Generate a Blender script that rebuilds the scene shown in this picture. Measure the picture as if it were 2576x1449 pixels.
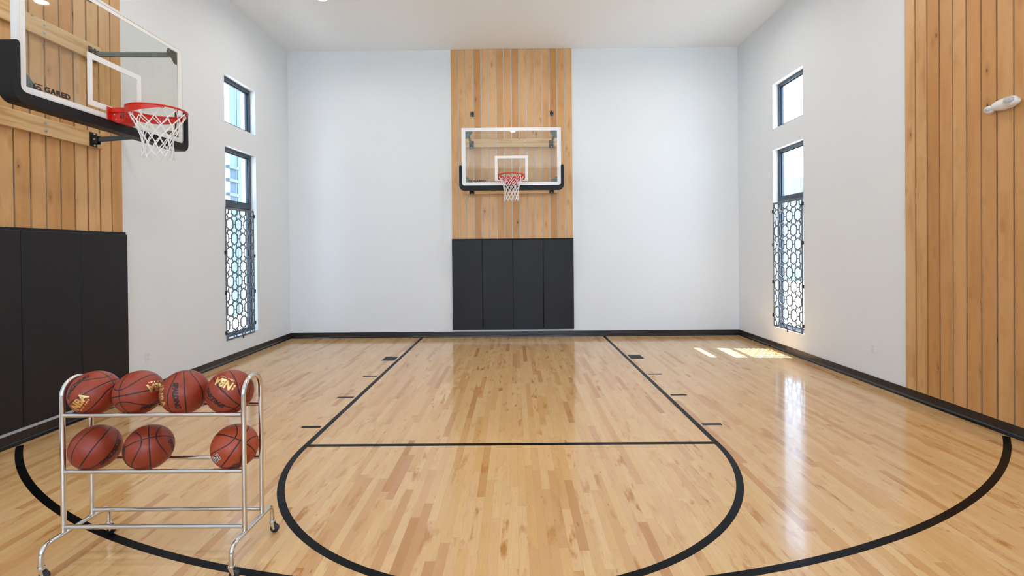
import bpy, bmesh, math, random
from mathutils import Vector, Matrix

for o in list(bpy.data.objects):
    bpy.data.objects.remove(o, do_unlink=True)
scene = bpy.context.scene
COL = scene.collection
R = random.Random(7)

# ------------------------------------------------------------------ camera
CAM_LOC = Vector((0.0498, -9.6454, 1.6958))
F_PX, PX, CY = 1222.75, 1.366, 639.80
YAW, PIT, ROL = -0.00476, -0.00616, -0.00876
fwd = Vector((math.sin(YAW) * math.cos(PIT), math.cos(YAW) * math.cos(PIT), math.sin(PIT)))
rgt = Vector((math.cos(YAW), -math.sin(YAW), 0))
upv = rgt.cross(fwd)
r2 = rgt * math.cos(ROL) + upv * math.sin(ROL)
u2 = upv * math.cos(ROL) - rgt * math.sin(ROL)
cam_data = bpy.data.cameras.new('camera')
cam = bpy.data.objects.new('camera', cam_data)
COL.objects.link(cam)
m = Matrix((r2, u2, -fwd)).transposed().to_4x4()
m.translation = CAM_LOC
cam.matrix_world = m
cam_data.sensor_width = 36.0
cam_data.sensor_fit = 'HORIZONTAL'
cam_data.lens = F_PX / 2576 * 36
cam_data.shift_x = -PX / 2576
cam_data.shift_y = (CY - 724.5) / 2576
cam_data.clip_start = 0.02
scene.camera = cam

# ------------------------------------------------------------------ room numbers
XL, XR, HC, YF = -4.429, 4.482, 5.695, -15.5
WT = 0.17                      # wall thickness
LWIN = (-2.125, -1.225)
RWIN = (-2.165, -1.292)
ZLOW = (0.37, 3.385)
ZUP = (3.745, 4.505)
ADDED_WIN = [(-3.9, -1.45), (-1.2, 1.25), (1.5, 3.95)]  # unseen openings behind the camera, added to let in fill daylight
FZ = (1.2, 4.7)

# ------------------------------------------------------------------ world, sun, lamps, exposure
W = bpy.data.worlds.new('sky')
scene.world = W
W.use_nodes = True
nt = W.node_tree
nt.nodes.clear()
wo = nt.nodes.new('ShaderNodeOutputWorld')
bg = nt.nodes.new('ShaderNodeBackground')
tc = nt.nodes.new('ShaderNodeTexCoord')
sx = nt.nodes.new('ShaderNodeSeparateXYZ')
rp = nt.nodes.new('ShaderNodeValToRGB')
nt.links.new(tc.outputs['Generated'], sx.inputs[0])
nt.links.new(sx.outputs['Z'], rp.inputs[0])
rp.color_ramp.elements[0].position = 0.0
rp.color_ramp.elements[0].color = (0.68, 0.84, 1.0, 1)
rp.color_ramp.elements[1].position = 0.7
rp.color_ramp.elements[1].color = (0.40, 0.64, 1.0, 1)
nt.links.new(rp.outputs[0], bg.inputs['Color'])
bg.inputs['Strength'].default_value = 8.0
nt.links.new(bg.outputs[0], wo.inputs[0])

sun_d = bpy.data.lights.new('sun', 'SUN')
sun_d.energy = 42.0
sun_d.angle = math.radians(0.53)
sun_d.color = (1.0, 0.97, 0.92)
sun = bpy.data.objects.new('sun', sun_d)
COL.objects.link(sun)
sun.rotation_euler = Vector((1.0, -0.075, 2.95)).to_track_quat('Z', 'Y').to_euler()

def portal(name, loc, sx_, sz_, nrm):
    d = bpy.data.lights.new(name, 'AREA')
    d.shape = 'RECTANGLE'
    d.size, d.size_y = sx_, sz_
    d.cycles.is_portal = True
    o = bpy.data.objects.new(name, d)
    COL.objects.link(o)
    o.location = loc
    o.rotation_euler = Vector(nrm).to_track_quat('-Z', 'Z').to_euler()
for (a, b), xx, nx in ((LWIN, XL - WT - .02, 1), (RWIN, XR + WT + .02, -1)):
    for z0, z1 in (ZLOW, ZUP):
        portal('window_portal', (xx, (a + b) / 2, (z0 + z1) / 2), b - a, z1 - z0, (nx, 0, 0))
for a, b in ADDED_WIN:
    portal('window_portal', ((a + b) / 2, YF - WT - .02, (FZ[0] + FZ[1]) / 2), b - a, FZ[1] - FZ[0], (0, 1, 0))

vs = scene.view_settings
vs.view_transform = 'Standard'
vs.look = 'None'
vs.gamma = 1.0
vs.use_curve_mapping = False
vs.exposure = -0.04
scene.display_settings.display_device = 'sRGB'
LAMP_W = 20.0

# ------------------------------------------------------------------ helpers
def tag(o, label=None, cat=None, group=None, kind=None):
    if label: o['label'] = label
    if cat: o['category'] = cat
    if group: o['group'] = group
    if kind: o['kind'] = kind
    return o

def empty(name, loc=(0, 0, 0), rz=0, **k):
    o = bpy.data.objects.new(name, None)
    o.empty_display_size = .1
    COL.objects.link(o)
    o.location = loc
    o.rotation_euler = (0, 0, rz)
    return tag(o, **k)

class MB:
    def __init__(s): s.bm = bmesh.new()
    def box(s, a, b):
        x0, y0, z0 = [min(p, q) for p, q in zip(a, b)]
        x1, y1, z1 = [max(p, q) for p, q in zip(a, b)]
        v = [s.bm.verts.new(p) for p in ((x0, y0, z0), (x1, y0, z0), (x1, y1, z0), (x0, y1, z0),
                                         (x0, y0, z1), (x1, y0, z1), (x1, y1, z1), (x0, y1, z1))]
        for f in ((3, 2, 1, 0), (4, 5, 6, 7), (0, 1, 5, 4), (1, 2, 6, 5), (2, 3, 7, 6), (3, 0, 4, 7)):
            s.bm.faces.new([v[i] for i in f])
        return s
    def prism(s, pts, off):
        """closed polygon (3-d pts) extruded by vector off"""
        off = Vector(off)
        a = [s.bm.verts.new(p) for p in pts]
        b = [s.bm.verts.new(Vector(p) + off) for p in pts]
        n = len(pts)
        s.bm.faces.new(a[::-1]); s.bm.faces.new(b)
        for i in range(n):
            s.bm.faces.new((a[i], a[(i + 1) % n], b[(i + 1) % n], b[i]))
        return s
    def tube(s, pts, r, n=12, closed=False, cap=True):
        pts = [Vector(p) for p in pts]
        N = len(pts)
        rs = r if isinstance(r, (list, tuple)) else [r] * N
        rings = []
        prev = None
        for i, p in enumerate(pts):
            if closed: t = pts[(i + 1) % N] - pts[i - 1]
            else: t = pts[min(i + 1, N - 1)] - pts[max(i - 1, 0)]
            t.normalize()
            if prev is None:
                ref = Vector((0, 0, 1)) if abs(t.z) < .9 else Vector((1, 0, 0))
                a = t.cross(ref).normalized()
            else:
                a = (prev - t * prev.dot(t)).normalized()
            prev = a
            b = t.cross(a)
            rings.append([s.bm.verts.new(p + (a * math.cos(2 * math.pi * k / n) + b * math.sin(2 * math.pi * k / n)) * rs[i]) for k in range(n)])
        for i in range(N if closed else N - 1):
            A, B = rings[i], rings[(i + 1) % N]
            for k in range(n):
                s.bm.faces.new((A[k], A[(k + 1) % n], B[(k + 1) % n], B[k]))
        if cap and not closed:
            s.bm.faces.new(rings[0][::-1]); s.bm.faces.new(rings[-1])
        return s
    def cyl(s, a, b, r, n=20):
        return s.tube([a, b], r, n)
    def strip(s, pairs, off):
        """pairs of (inner, outer) points -> thick ribbon, extruded by off"""
        off = Vector(off)
        q = [[s.bm.verts.new(p) for p in (a, b, Vector(b) + off, Vector(a) + off)] for a, b in pairs]
        for A, B in zip(q[:-1], q[1:]):
            for k in range(4):
                s.bm.faces.new((A[k], A[(k + 1) % 4], B[(k + 1) % 4], B[k]))
        s.bm.faces.new(q[0][::-1]); s.bm.faces.new(q[-1])
        return s
    def sphere(s, c, rad, seg=32, ring=16):
        mt = Matrix.Translation(c) @ Matrix.Diagonal((*rad, 1))
        bmesh.ops.create_uvsphere(s.bm, u_segments=seg, v_segments=ring, radius=1, matrix=mt)
        return s
    def build(s, name, mat, parent=None, smooth=False, bevel=0, seg=2, **k):
        bmesh.ops.recalc_face_normals(s.bm, faces=s.bm.faces)
        me = bpy.data.meshes.new(name)
        s.bm.to_mesh(me); s.bm.free()
        o = bpy.data.objects.new(name, me)
        COL.objects.link(o)
        if mat: me.materials.append(mat)
        if parent: o.parent = parent
        if smooth:
            for p in me.polygons: p.use_smooth = True
            me.set_sharp_from_angle(angle=math.radians(40))
        if bevel:
            b = o.modifiers.new('bevel', 'BEVEL')
            b.width = bevel; b.segments = seg; b.limit_method = 'ANGLE'
            b.angle_limit = math.radians(40)
            if smooth is not None:
                for p in me.polygons: p.use_smooth = True
                me.set_sharp_from_angle(angle=math.radians(60))
        return tag(o, **k)

def bend(pts, rad, n=8):
    """round the corners of a polyline"""
    pts = [Vector(p) for p in pts]
    out = [pts[0]]
    for i in range(1, len(pts) - 1):
        a, b, c = pts[i - 1], pts[i], pts[i + 1]
        r_ = min(rad, (a - b).length * .49, (c - b).length * .49)
        p, q = b + (a - b).normalized() * r_, b + (c - b).normalized() * r_
        for k in range(n + 1):
            t = k / n
            out.append(p * (1 - t) ** 2 + b * 2 * t * (1 - t) + q * t * t)
    out.append(pts[-1])
    return out

def text_mesh(body, size, bold=0.0, shear=0.0, extrude=0.0, spacing=1.0):
    c = bpy.data.curves.new('lettering', 'FONT')
    c.body = body; c.size = size; c.align_x = 'CENTER'; c.align_y = 'CENTER'
    c.offset = bold; c.shear = shear; c.extrude = extrude; c.space_character = spacing
    c.resolution_u = 4
    o = bpy.data.objects.new('lettering', c)
    COL.objects.link(o)
    bpy.context.view_layer.update()
    dg = bpy.context.evaluated_depsgraph_get()
    me = bpy.data.meshes.new_from_object(o.evaluated_get(dg))
    bpy.data.objects.remove(o, do_unlink=True)
    bpy.data.curves.remove(c)
    return me

# ------------------------------------------------------------------ materials
class NT:
    def __init__(s, name):
        s.m = bpy.data.materials.new(name); s.m.use_nodes = True
        s.t = s.m.node_tree; s.t.nodes.clear()
        s.out = s.t.nodes.new('ShaderNodeOutputMaterial')
    def n(s, typ, **kw):
        x = s.t.nodes.new(typ)
        for k, v in kw.items(): setattr(x, k, v)
        return x
    def l(s, a, b): s.t.links.new(a, b)
    def put(s, sock, v):
        if hasattr(v, 'is_output'): s.l(v, sock)
        elif v is not None: sock.default_value = v
    def math(s, op, a, b=None, c=None, clamp=False):
        x = s.n('ShaderNodeMath', operation=op, use_clamp=clamp)
        for i, v in enumerate((a, b, c)):
            if v is not None: s.put(x.inputs[i], v)
        return x.outputs[0]
    def comb(s, x, y, z=0.0):
        c = s.n('ShaderNodeCombineXYZ')
        for i, v in enumerate((x, y, z)): s.put(c.inputs[i], v)
        return c.outputs[0]
    def ramp(s, fac, stops, interp='LINEAR'):
        r_ = s.n('ShaderNodeValToRGB')
        r_.color_ramp.interpolation = interp
        e = r_.color_ramp.elements
        while len(e) < len(stops): e.new(.5)
        for el, (p, c) in zip(e, stops):
            el.position = p; el.color = (*c, 1)
        s.l(fac, r_.inputs[0])
        return r_.outputs[0]
    def mix(s, fac, a, b, mode='MIX'):
        x = s.n('ShaderNodeMix', data_type='RGBA', blend_type=mode)
        s.put(x.inputs[0], fac)
        s.put(x.inputs[6], a if hasattr(a, 'is_output') else (*a, 1))
        s.put(x.inputs[7], b if hasattr(b, 'is_output') else (*b, 1))
        return x.outputs[2]
    def noise(s, vec, scale, detail=3, rough=.5):
        x = s.n('ShaderNodeTexNoise')
        s.put(x.inputs['Vector'], vec)
        x.inputs['Scale'].default_value = scale
        x.inputs['Detail'].default_value = detail
        x.inputs['Roughness'].default_value = rough
        return x.outputs[0]
    def white(s, vec=None, dims='3D', w=None):
        x = s.n('ShaderNodeTexWhiteNoise', noise_dimensions=dims)
        if w is not None: s.put(x.inputs['W'], w)
        else: s.put(x.inputs['Vector'], vec)
        return x
    def obj(s):
        return s.n('ShaderNodeTexCoord').outputs['Object']
    def sep(s, v):
        x = s.n('ShaderNodeSeparateXYZ'); s.l(v, x.inputs[0]); return x.outputs
    def scale(s, v, k):
        x = s.n('ShaderNodeVectorMath', operation='MULTIPLY')
        s.l(v, x.inputs[0]); x.inputs[1].default_value = k
        return x.outputs[0]
    def bsdf(s, color=(.8, .8, .8), rough=.5, metal=0, spec=.5, coat=0, coat_r=.1, bump=None, bs=.1, bd=.001, ior=1.5):
        b = s.n('ShaderNodeBsdfPrincipled')
        s.put(b.inputs['Base Color'], color if hasattr(color, 'is_output') else (*color, 1))
        s.put(b.inputs['Roughness'], rough)
        b.inputs['Metallic'].default_value = metal
        b.inputs['Specular IOR Level'].default_value = spec
        b.inputs['IOR'].default_value = ior
        b.inputs['Coat Weight'].default_value = coat
        b.inputs['Coat Roughness'].default_value = coat_r
        if bump is not None:
            x = s.n('ShaderNodeBump')
            x.inputs['Strength'].default_value = bs
            x.inputs['Distance'].default_value = bd
            s.l(bump, x.inputs['Height'])
            s.l(x.outputs[0], b.inputs['Normal'])
        s.l(b.outputs[0], s.out.inputs[0])
        return s.m

def paint(name, col, rough=.6, bump=.15, scale=220, spec=.35):
    t = NT(name)
    o = t.obj()
    big = t.noise(o, .9, 2)
    c = t.mix(t.math('MULTIPLY', big, .10), col, tuple(v * .93 for v in col))
    return t.bsdf(c, rough, spec=spec, bump=t.noise(o, scale, 3), bs=bump, bd=.0006)

def simple(name, col, rough=.5, metal=0, spec=.5, noise=.0, nscale=30, bump=None, coat=0, rvar=0.0):
    t = NT(name)
    o = t.obj()
    n_ = t.noise(o, nscale, 3)
    c = t.mix(t.math('MULTIPLY', n_, noise), col, tuple(v * .5 for v in col)) if noise else col
    rr = t.math('ADD', rough - rvar / 2, t.math('MULTIPLY', n_, rvar)) if rvar else rough
    return t.bsdf(c, rr, metal, spec, coat, bump=n_ if bump else None, bs=bump or 0, bd=.001)

def m_floor():
    t = NT('maple_strip_floor')
    o = t.obj()
    x, y, z = t.sep(o)
    u = t.math('DIVIDE', x, .0572)
    i = t.math('FLOOR', u)
    r1 = t.white(dims='1D', w=i).outputs['Value']
    r1b = t.white(dims='1D', w=t.math('ADD', i, 371.3)).outputs['Value']
    Ln = t.math('ADD', .55, t.math('MULTIPLY', r1b, .75))
    v = t.math('DIVIDE', t.math('ADD', y, t.math('MULTIPLY', r1, 9.0)), Ln)
    j = t.math('FLOOR', v)
    wn = t.white(t.comb(i, j, 3.7))
    r2 = wn.outputs['Value']
    rc = t.sep(wn.outputs['Color'])
    seed = t.comb(t.math('MULTIPLY', i, 3.1), t.math('MULTIPLY', r2, 50.0), t.math('MULTIPLY', j, 7.7))
    gv = t.n('ShaderNodeVectorMath', operation='ADD')
    t.l(t.scale(o, (13.0, 3.2, 1)), gv.inputs[0]); t.l(seed, gv.inputs[1])
    streak = t.noise(gv.outputs[0], 1.0, 5, .62)
    gv2 = t.n('ShaderNodeVectorMath', operation='ADD')
    t.l(t.scale(o, (260.0, 7.0, 1)), gv2.inputs[0]); t.l(seed, gv2.inputs[1])
    grain = t.noise(gv2.outputs[0], 1.0, 3, .5)
    base = t.ramp(r2, [(0, (.69, .455, .208)), (.4, (.66, .41, .174)), (.72, (.625, .37, .148)), (.88, (.575, .315, .112)), (.96, (.49, .235, .070)), (1, (.43, .185, .048))])
    pink = t.mix(t.math('MULTIPLY', rc[1], .35), base, (.68, .42, .25))
    # amber heartwood streaks inside some strips
    amt = t.math('MULTIPLY', t.math('MULTIPLY', t.math('SUBTRACT', streak, .54, clamp=True), 8.0, clamp=True),
                 t.math('ADD', .12, t.math('MULTIPLY', t.math('POWER', rc[2], 1.6), .95)))
    c = t.mix(amt, pink, (.42, .165, .035))
    c = t.mix(t.math('MULTIPLY', t.math('SUBTRACT', grain, .42, clamp=True), 1.0, clamp=True), c, (.46, .27, .12))
    # small dark mineral flecks
    fl = t.noise(t.scale(o, (34.0, 9.0, 1)), 1.0, 2, .5)
    c = t.mix(t.math('MULTIPLY', t.math('SUBTRACT', fl, .695, clamp=True), 8.0, clamp=True), c, (.24, .10, .04))
    fu = t.math('FRACT', u); fv = t.math('FRACT', v)
    eu = t.math('MINIMUM', fu, t.math('SUBTRACT', 1.0, fu))
    ev = t.math('MINIMUM', fv, t.math('SUBTRACT', 1.0, fv))
    je = t.math('MAXIMUM', t.math('LESS_THAN', eu, .012), t.math('LESS_THAN', ev, .0012))
    c = t.mix(t.math('MULTIPLY', je, .28), c, (.22, .11, .05))
    rg = t.math('ADD', .12, t.math('MULTIPLY', t.noise(o, 3.0, 3), .05))
    wave = t.math('ADD', t.math('MULTIPLY', t.noise(t.scale(o, (9, 2.2, 1)), 1.0, 2), 1.0), t.math('MULTIPLY', je, -.04))
    return t.bsdf(c, rg, spec=.42, coat=.15, coat_r=.05, bump=wave, bs=.05, bd=.004)

def m_planks(name, axis, tint=1.0):
    """axis = horizontal object axis across the boards (0 or 1)"""
    t = NT(name)
    o = t.obj()
    geo = t.n('ShaderNodeNewGeometry')
    isl = geo.outputs['Random Per Island']
    wn = t.white(dims='1D', w=t.math('MULTIPLY', isl, 977.0))
    rc = t.sep(wn.outputs['Color'])
    off = t.comb(t.math('MULTIPLY', isl, 131.0), t.math('MULTIPLY', rc[0], 57.0), t.math('MULTIPLY', rc[1], 91.0))
    def st(k):
        v = t.n('ShaderNodeVectorMath', operation='ADD')
        t.l(t.scale(o, k), v.inputs[0]); t.l(off, v.inputs[1]); return v.outputs[0]
    wn2 = t.white(dims='1D', w=t.math('MULTIPLY', isl, 513.0)).outputs['Value']
    base = t.ramp(wn2, [(0, (.71, .435, .205)), (.4, (.665, .385, .160)), (.75, (.61, .325, .120)), (1, (.53, .25, .078))])
    k1 = (9, 9, 1.1)
    streak = t.noise(st(k1), 1.0, 4, .6)
    c = t.mix(t.math('MULTIPLY', t.math('SUBTRACT', streak, .52, clamp=True), 2.6, clamp=True), base, (.40, .17, .045))
    c = t.mix(t.math('MULTIPLY', t.math('SUBTRACT', .46, streak, clamp=True), 2.0, clamp=True), c, (.69, .44, .21))
    blot = t.noise(st((5, 5, 3.2)), 1.0, 3, .6)
    c = t.mix(t.math('MULTIPLY', t.math('SUBTRACT', blot, .55, clamp=True), 2.4, clamp=True), c, (.46, .21, .06))
    grain = t.noise(st((150, 150, 4)), 1.0, 3)
    c = t.mix(t.math('MULTIPLY', grain, .28), c, (.40, .20, .08))
    kn = t.n('ShaderNodeTexVoronoi')
    t.l(st((8.0, 8.0, 3.0)), kn.inputs['Vector'])
    kn.inputs['Scale'].default_value = 1.0
    kd = kn.outputs['Distance']
    kr = t.sep(kn.outputs['Color'])[0]
    on_ = t.math('GREATER_THAN', kr, .52)
    halo = t.math('MULTIPLY', t.math('SUBTRACT', .30, kd, clamp=True), 2.4)
    c = t.mix(t.math('MULTIPLY', halo, on_), c, (.30, .12, .03))
    core = t.math('MULTIPLY', t.math('SUBTRACT', .085, kd, clamp=True), 26.0, clamp=True)
    c = t.mix(t.math('MULTIPLY', core, on_), c, (.07, .025, .01))
    return t.bsdf(c, .42, spec=.4, bump=grain, bs=.12, bd=.001)

def m_board():
    t = NT('pale_pine')
    o = t.obj()
    v = t.scale(o, (1.2, 1.2, 22.0))
    w = t.noise(v, 1.0, 4, .55)
    c = t.ramp(w, [(.3, (.73, .52, .30)), (.5, (.66, .44, .22)), (.62, (.52, .30, .12)), (.75, (.70, .47, .25))])
    kn = t.n('ShaderNodeTexVoronoi')
    t.l(t.scale(o, (2.6, 2.6, 5.0)), kn.inputs['Vector']); kn.inputs['Scale'].default_value = 1.0
    core = t.math('MULTIPLY', t.math('SUBTRACT', .07, kn.outputs['Distance'], clamp=True), 22.0, clamp=True)
    c = t.mix(core, c, (.13, .055, .02))
    return t.bsdf(c, .5, spec=.35, bump=w, bs=.1)

def m_glass(name, tint=(.95, .98, .97), refl=1.0, f0=.04):
    t = NT(name)
    tr = t.n('ShaderNodeBsdfTransparent'); tr.inputs[0].default_value = (*tint, 1)
    gl = t.n('ShaderNodeBsdfGlossy'); gl.inputs['Roughness'].default_value = 0.015
    lw = t.n('ShaderNodeLayerWeight'); lw.inputs['Blend'].default_value = .5
    f5 = t.math('POWER', lw.outputs['Facing'], 5.0)
    fr = t.math('ADD', f0, t.math('MULTIPLY', f5, .90))
    mx = t.n('ShaderNodeMixShader')
    t.l(t.math('MULTIPLY', fr, refl), mx.inputs[0])
    t.l(tr.outputs[0], mx.inputs[1]); t.l(gl.outputs[0], mx.inputs[2])
    t.l(mx.outputs[0], t.out.inputs[0])
    return t.m

def m_ball(name, col, col2):
    t = NT(name)
    o = t.obj()
    nv = t.n('ShaderNodeVectorMath', operation='NORMALIZE'); t.l(o, nv.inputs[0])
    x, y, z = t.sep(nv.outputs[0])
    ax, az = t.math('ABSOLUTE', x), t.math('ABSOLUTE', z)
    z2 = t.math('MULTIPLY', z, z)
    ov = t.math('SUBTRACT', t.math('SUBTRACT', ax, .27), t.math('MULTIPLY', z2, .73))
    grad = t.math('SQRT', t.math('ADD', .93, t.math('MULTIPLY', z2, 1.6)))
    ovd = t.math('DIVIDE', t.math('ABSOLUTE', ov), grad)
    d = t.math('MINIMUM', t.math('MINIMUM', ax, az), ovd)
    seam = t.math('SUBTRACT', 1.0, t.math('MULTIPLY', t.math('SUBTRACT', d, .020, clamp=True), 110.0, clamp=True))
    wide = t.math('MULTIPLY', t.math('SUBTRACT', d, .012, clamp=True), 26.0, clamp=True)
    mott = t.noise(o, 22, 4)
    c = t.mix(mott, col, col2)
    c = t.mix(seam, c, (.012, .008, .008))
    peb = t.n('ShaderNodeTexVoronoi'); t.l(o, peb.inputs['Vector']); peb.inputs['Scale'].default_value = 420
    h = t.math('ADD', wide, t.math('MULTIPLY', t.math('MULTIPLY', peb.outputs['Distance'], -.10), wide))
    return t.bsdf(c, .42, spec=.45, bump=h, bs=.75, bd=.002)

def m_emit(name, col, strength):
    t = NT(name)
    e = t.n('ShaderNodeEmission'); e.inputs[0].default_value = (*col, 1); e.inputs[1].default_value = strength
    t.l(e.outputs[0], t.out.inputs[0]); return t.m

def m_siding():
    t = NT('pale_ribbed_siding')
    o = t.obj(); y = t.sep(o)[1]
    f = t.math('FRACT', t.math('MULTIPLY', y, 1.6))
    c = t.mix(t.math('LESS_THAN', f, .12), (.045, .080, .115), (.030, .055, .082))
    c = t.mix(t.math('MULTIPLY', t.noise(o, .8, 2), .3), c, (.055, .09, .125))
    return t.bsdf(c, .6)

M = dict(
    wall=paint('wall_paint', (.80, .832, .860)),
    ceil=paint('ceiling_paint', (.92, .95, .97), .7),
    reveal=paint('reveal_paint', (.88, .88, .88), .6),
    floor=m_floor(),
    line=simple('black_court_paint', (.002, .002, .003), .34, spec=.08, noise=.4, nscale=14, rvar=.08),
    base=simple('black_rubber_base', (.020, .013, .012), .30, noise=.3, nscale=8, rvar=.1),
    shoe=simple('black_gloss_moulding', (.008, .008, .009), .18, noise=.2),
    pad=simple('charcoal_vinyl', (.0100, .0088, .0120), .46, spec=.34, noise=.25, nscale=240, bump=.12),
    padstrip=simple('black_fabric_strip', (.010, .010, .013), .8, noise=.4, nscale=300, bump=.3),
    wood_x=m_planks('clear_finished_planks', 0),
    pine=m_board(),
    glass=m_glass('board_glass', (.955, .975, .965), 1.0, .07),
    wglass=m_glass('window_glass', (.97, .985, .985), .8),
    alu=simple('white_enamelled_aluminium', (.78, .79, .80), .30, metal=.25, noise=.05),
    white=simple('white_board_paint', (.86, .86, .86), .4, noise=.04),
    black=simple('black_powder_coat', (.012, .012, .013), .38, noise=.2, rvar=.1),
    steel=simple('grey_green_steel', (.13, .165, .16), .42, metal=.5, noise=.2, nscale=60),
    zinc=simple('zinc_bolt', (.62, .63, .64), .3, metal=.9, noise=.2, nscale=90),
    foam=simple('black_edge_foam', (.008, .008, .010), .50, spec=.25, noise=.2, nscale=120, bump=.06),
    red=simple('orange_red_enamel', (.62, .014, .004), .36, noise=.12, nscale=20, coat=.15),
    cord=simple('white_nylon_cord', (.86, .86, .85), .7, noise=.12, nscale=300),
    ink=simple('black_print', (.010, .010, .012), .5, noise=.1),
    gold=simple('gold_print', (.83, .60, .25), .26, metal=.85, noise=.1, nscale=60),
    whiteink=simple('white_print', (.8, .8, .8), .5, noise=.05),
    chrome=simple('chrome_tube', (.70, .695, .69), .15, metal=1.0, noise=.03, nscale=60, rvar=.05),
    wheel=simple('black_caster_tyre', (.010, .011, .014), .28, noise=.2),
    frame=simple('dark_grey_blue_window_frame', (.050, .070, .095), .38, metal=.3, noise=.15),
    screen=simple('grey_powder_coated_screen', (.15, .165, .18), .45, metal=.3, noise=.12, nscale=50),
    plastic=simple('white_plastic', (.80, .80, .80), .35, noise=.04),
    lens=simple('grey_lamp_lens', (.55, .55, .53), .4, noise=.5, nscale=90, bump=.5),
    slot=simple('dark_slot', (.05, .05, .05), .6, noise=.1),
    ground=simple('pale_paving', (.66, .66, .64), .85, noise=.3, nscale=2),
    stucco=simple('pale_stucco', (.15, .165, .18), .85, noise=.2, nscale=2),
    ball=m_ball('pebbled_orange_leather', (.30, .036, .012), (.23, .026, .009)),
    ball_b=m_ball('pebbled_rust_rubber', (.40, .060, .018), (.33, .045, .015)),
    lamp=m_emit('lamp_diffuser', (1.0, .90, .76), 14.0),
    siding=m_siding(),
    trim=simple('white_exterior_trim', (.30, .32, .33), .7, noise=.1),
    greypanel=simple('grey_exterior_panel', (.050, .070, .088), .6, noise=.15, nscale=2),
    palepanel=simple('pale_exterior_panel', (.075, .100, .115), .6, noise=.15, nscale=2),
)

# ------------------------------------------------------------------ room shell
def struct(name, mb, mat, parent=None, **k):
    o = mb.build(name, mat, parent, **k)
    o['kind'] = 'structure'
    return o

fl = MB(); fl.box((XL - .05, YF - .05, -.12), (XR + .05, .05, 0))
floor = struct('floor', fl, M['floor'])
cb = MB(); cb.box((XL - WT, YF - WT, HC), (XR + WT, WT, HC + .2))
struct('ceiling', cb, M['ceil'])
wb = MB(); wb.box((XL - WT, 0, -.12), (XR + WT, WT, HC))
struct('wall_back', wb, M['wall'])

def side_wall(name, x0, x1, win):
    w = MB()
    a, b = win
    w.box((x0, YF, -.12), (x1, a, HC))
    w.box((x0, b, -.12), (x1, 0, HC))
    w.box((x0, a, -.12), (x1, b, ZLOW[0]))
    w.box((x0, a, ZLOW[1]), (x1, b, ZUP[0]))
    w.box((x0, a, ZUP[1]), (x1, b, HC))
    return struct(name, w, M['wall'])
side_wall('wall_left', XL - WT, XL, LWIN)
side_wall('wall_right', XR, XR + WT, RWIN)
w = MB()
xs = [XL - WT] + [v for p in ADDED_WIN for v in p] + [XR + WT]
for k in range(0, len(xs), 2):
    w.box((xs[k], YF - WT, -.12), (xs[k + 1], YF, HC))
for a, b in ADDED_WIN:
    w.box((a, YF - WT, -.12), (b, YF, FZ[0])); w.box((a, YF - WT, FZ[1]), (b, YF, HC))
struct('wall_front', w, M['wall'])

# windows: dark frame set back in the opening, panes, transom bar
def window(n, x_in, sgn, win, z0, z1, bar=None):
    """x_in = inner wall face, sgn = outward direction"""
    a, b = win
    xa, xb = x_in + sgn * .088, x_in + sgn * .150
    f = MB(); fw = .055
    f.box((xa, a, z0), (xb, a + fw, z1)); f.box((xa, b - fw, z0), (xb, b, z1))
    f.box((xa, a + fw, z0), (xb, b - fw, z0 + fw * .8)); f.box((xa, a + fw, z1 - fw), (xb, b - fw, z1))
    # glazing bead, a finer step inside the frame
    g = .018
    xm = x_in + sgn * .112
    for zz0, zz1 in ([(z0 + fw * .8, z1 - fw)] if bar is None else [(z0 + fw * .8, bar[0]), (bar[1], z1 - fw)]):
        f.box((xm, a + fw, zz0), (xb, a + fw + g, zz1)); f.box((xm, b - fw - g, zz0), (xb, b - fw, zz1))
        f.box((xm, a + fw, zz1 - g), (xb, b - fw, zz1)); f.box((xm, a + fw, zz0), (xb, b - fw, zz0 + g))
    if bar:
        f.box((xa, a + fw, bar[0]), (xb, b - fw, bar[1]))
    o = f.build('window_%d' % n, M['frame'], bevel=.003)
    o['kind'] = 'structure'
    gx = x_in + sgn * .130
    for zz0, zz1 in ([(z0 + fw * .8, z1 - fw)] if bar is None else [(z0 + fw * .8, bar[0]), (bar[1], z1 - fw)]):
        p = MB(); p.box((gx, a + fw, zz0), (gx + sgn * .006, b - fw, zz1))
        p.build('pane', M['wglass'], o)
    return o
window(1, XL, -1, LWIN, *ZUP)
window(2, XL, -1, LWIN, *ZLOW, bar=(2.46, 2.545))
window(3, XR, 1, RWIN, *ZUP)
window(4, XR, 1, RWIN, *ZLOW, bar=(2.50, 2.575))
for n, (a, b) in enumerate(ADDED_WIN):  # added windows, out of view, there to light the far wall evenly
    f = MB()
    for xx in (a, (a + b) / 2 - .03, b - .06): f.box((xx, YF - .12, FZ[0]), (xx + .06, YF - .06, FZ[1]))
    for zz in (FZ[0], 2.9, FZ[1] - .06): f.box((a, YF - .119, zz), (b, YF - .061, zz + .06))
    o = f.build('window_%d' % (5 + n), M['frame']); o['kind'] = 'structure'
    p = MB(); p.box((a, YF - .095, FZ[0]), (b, YF - .089, FZ[1])); p.build('pane', M['wglass'], o)

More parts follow.
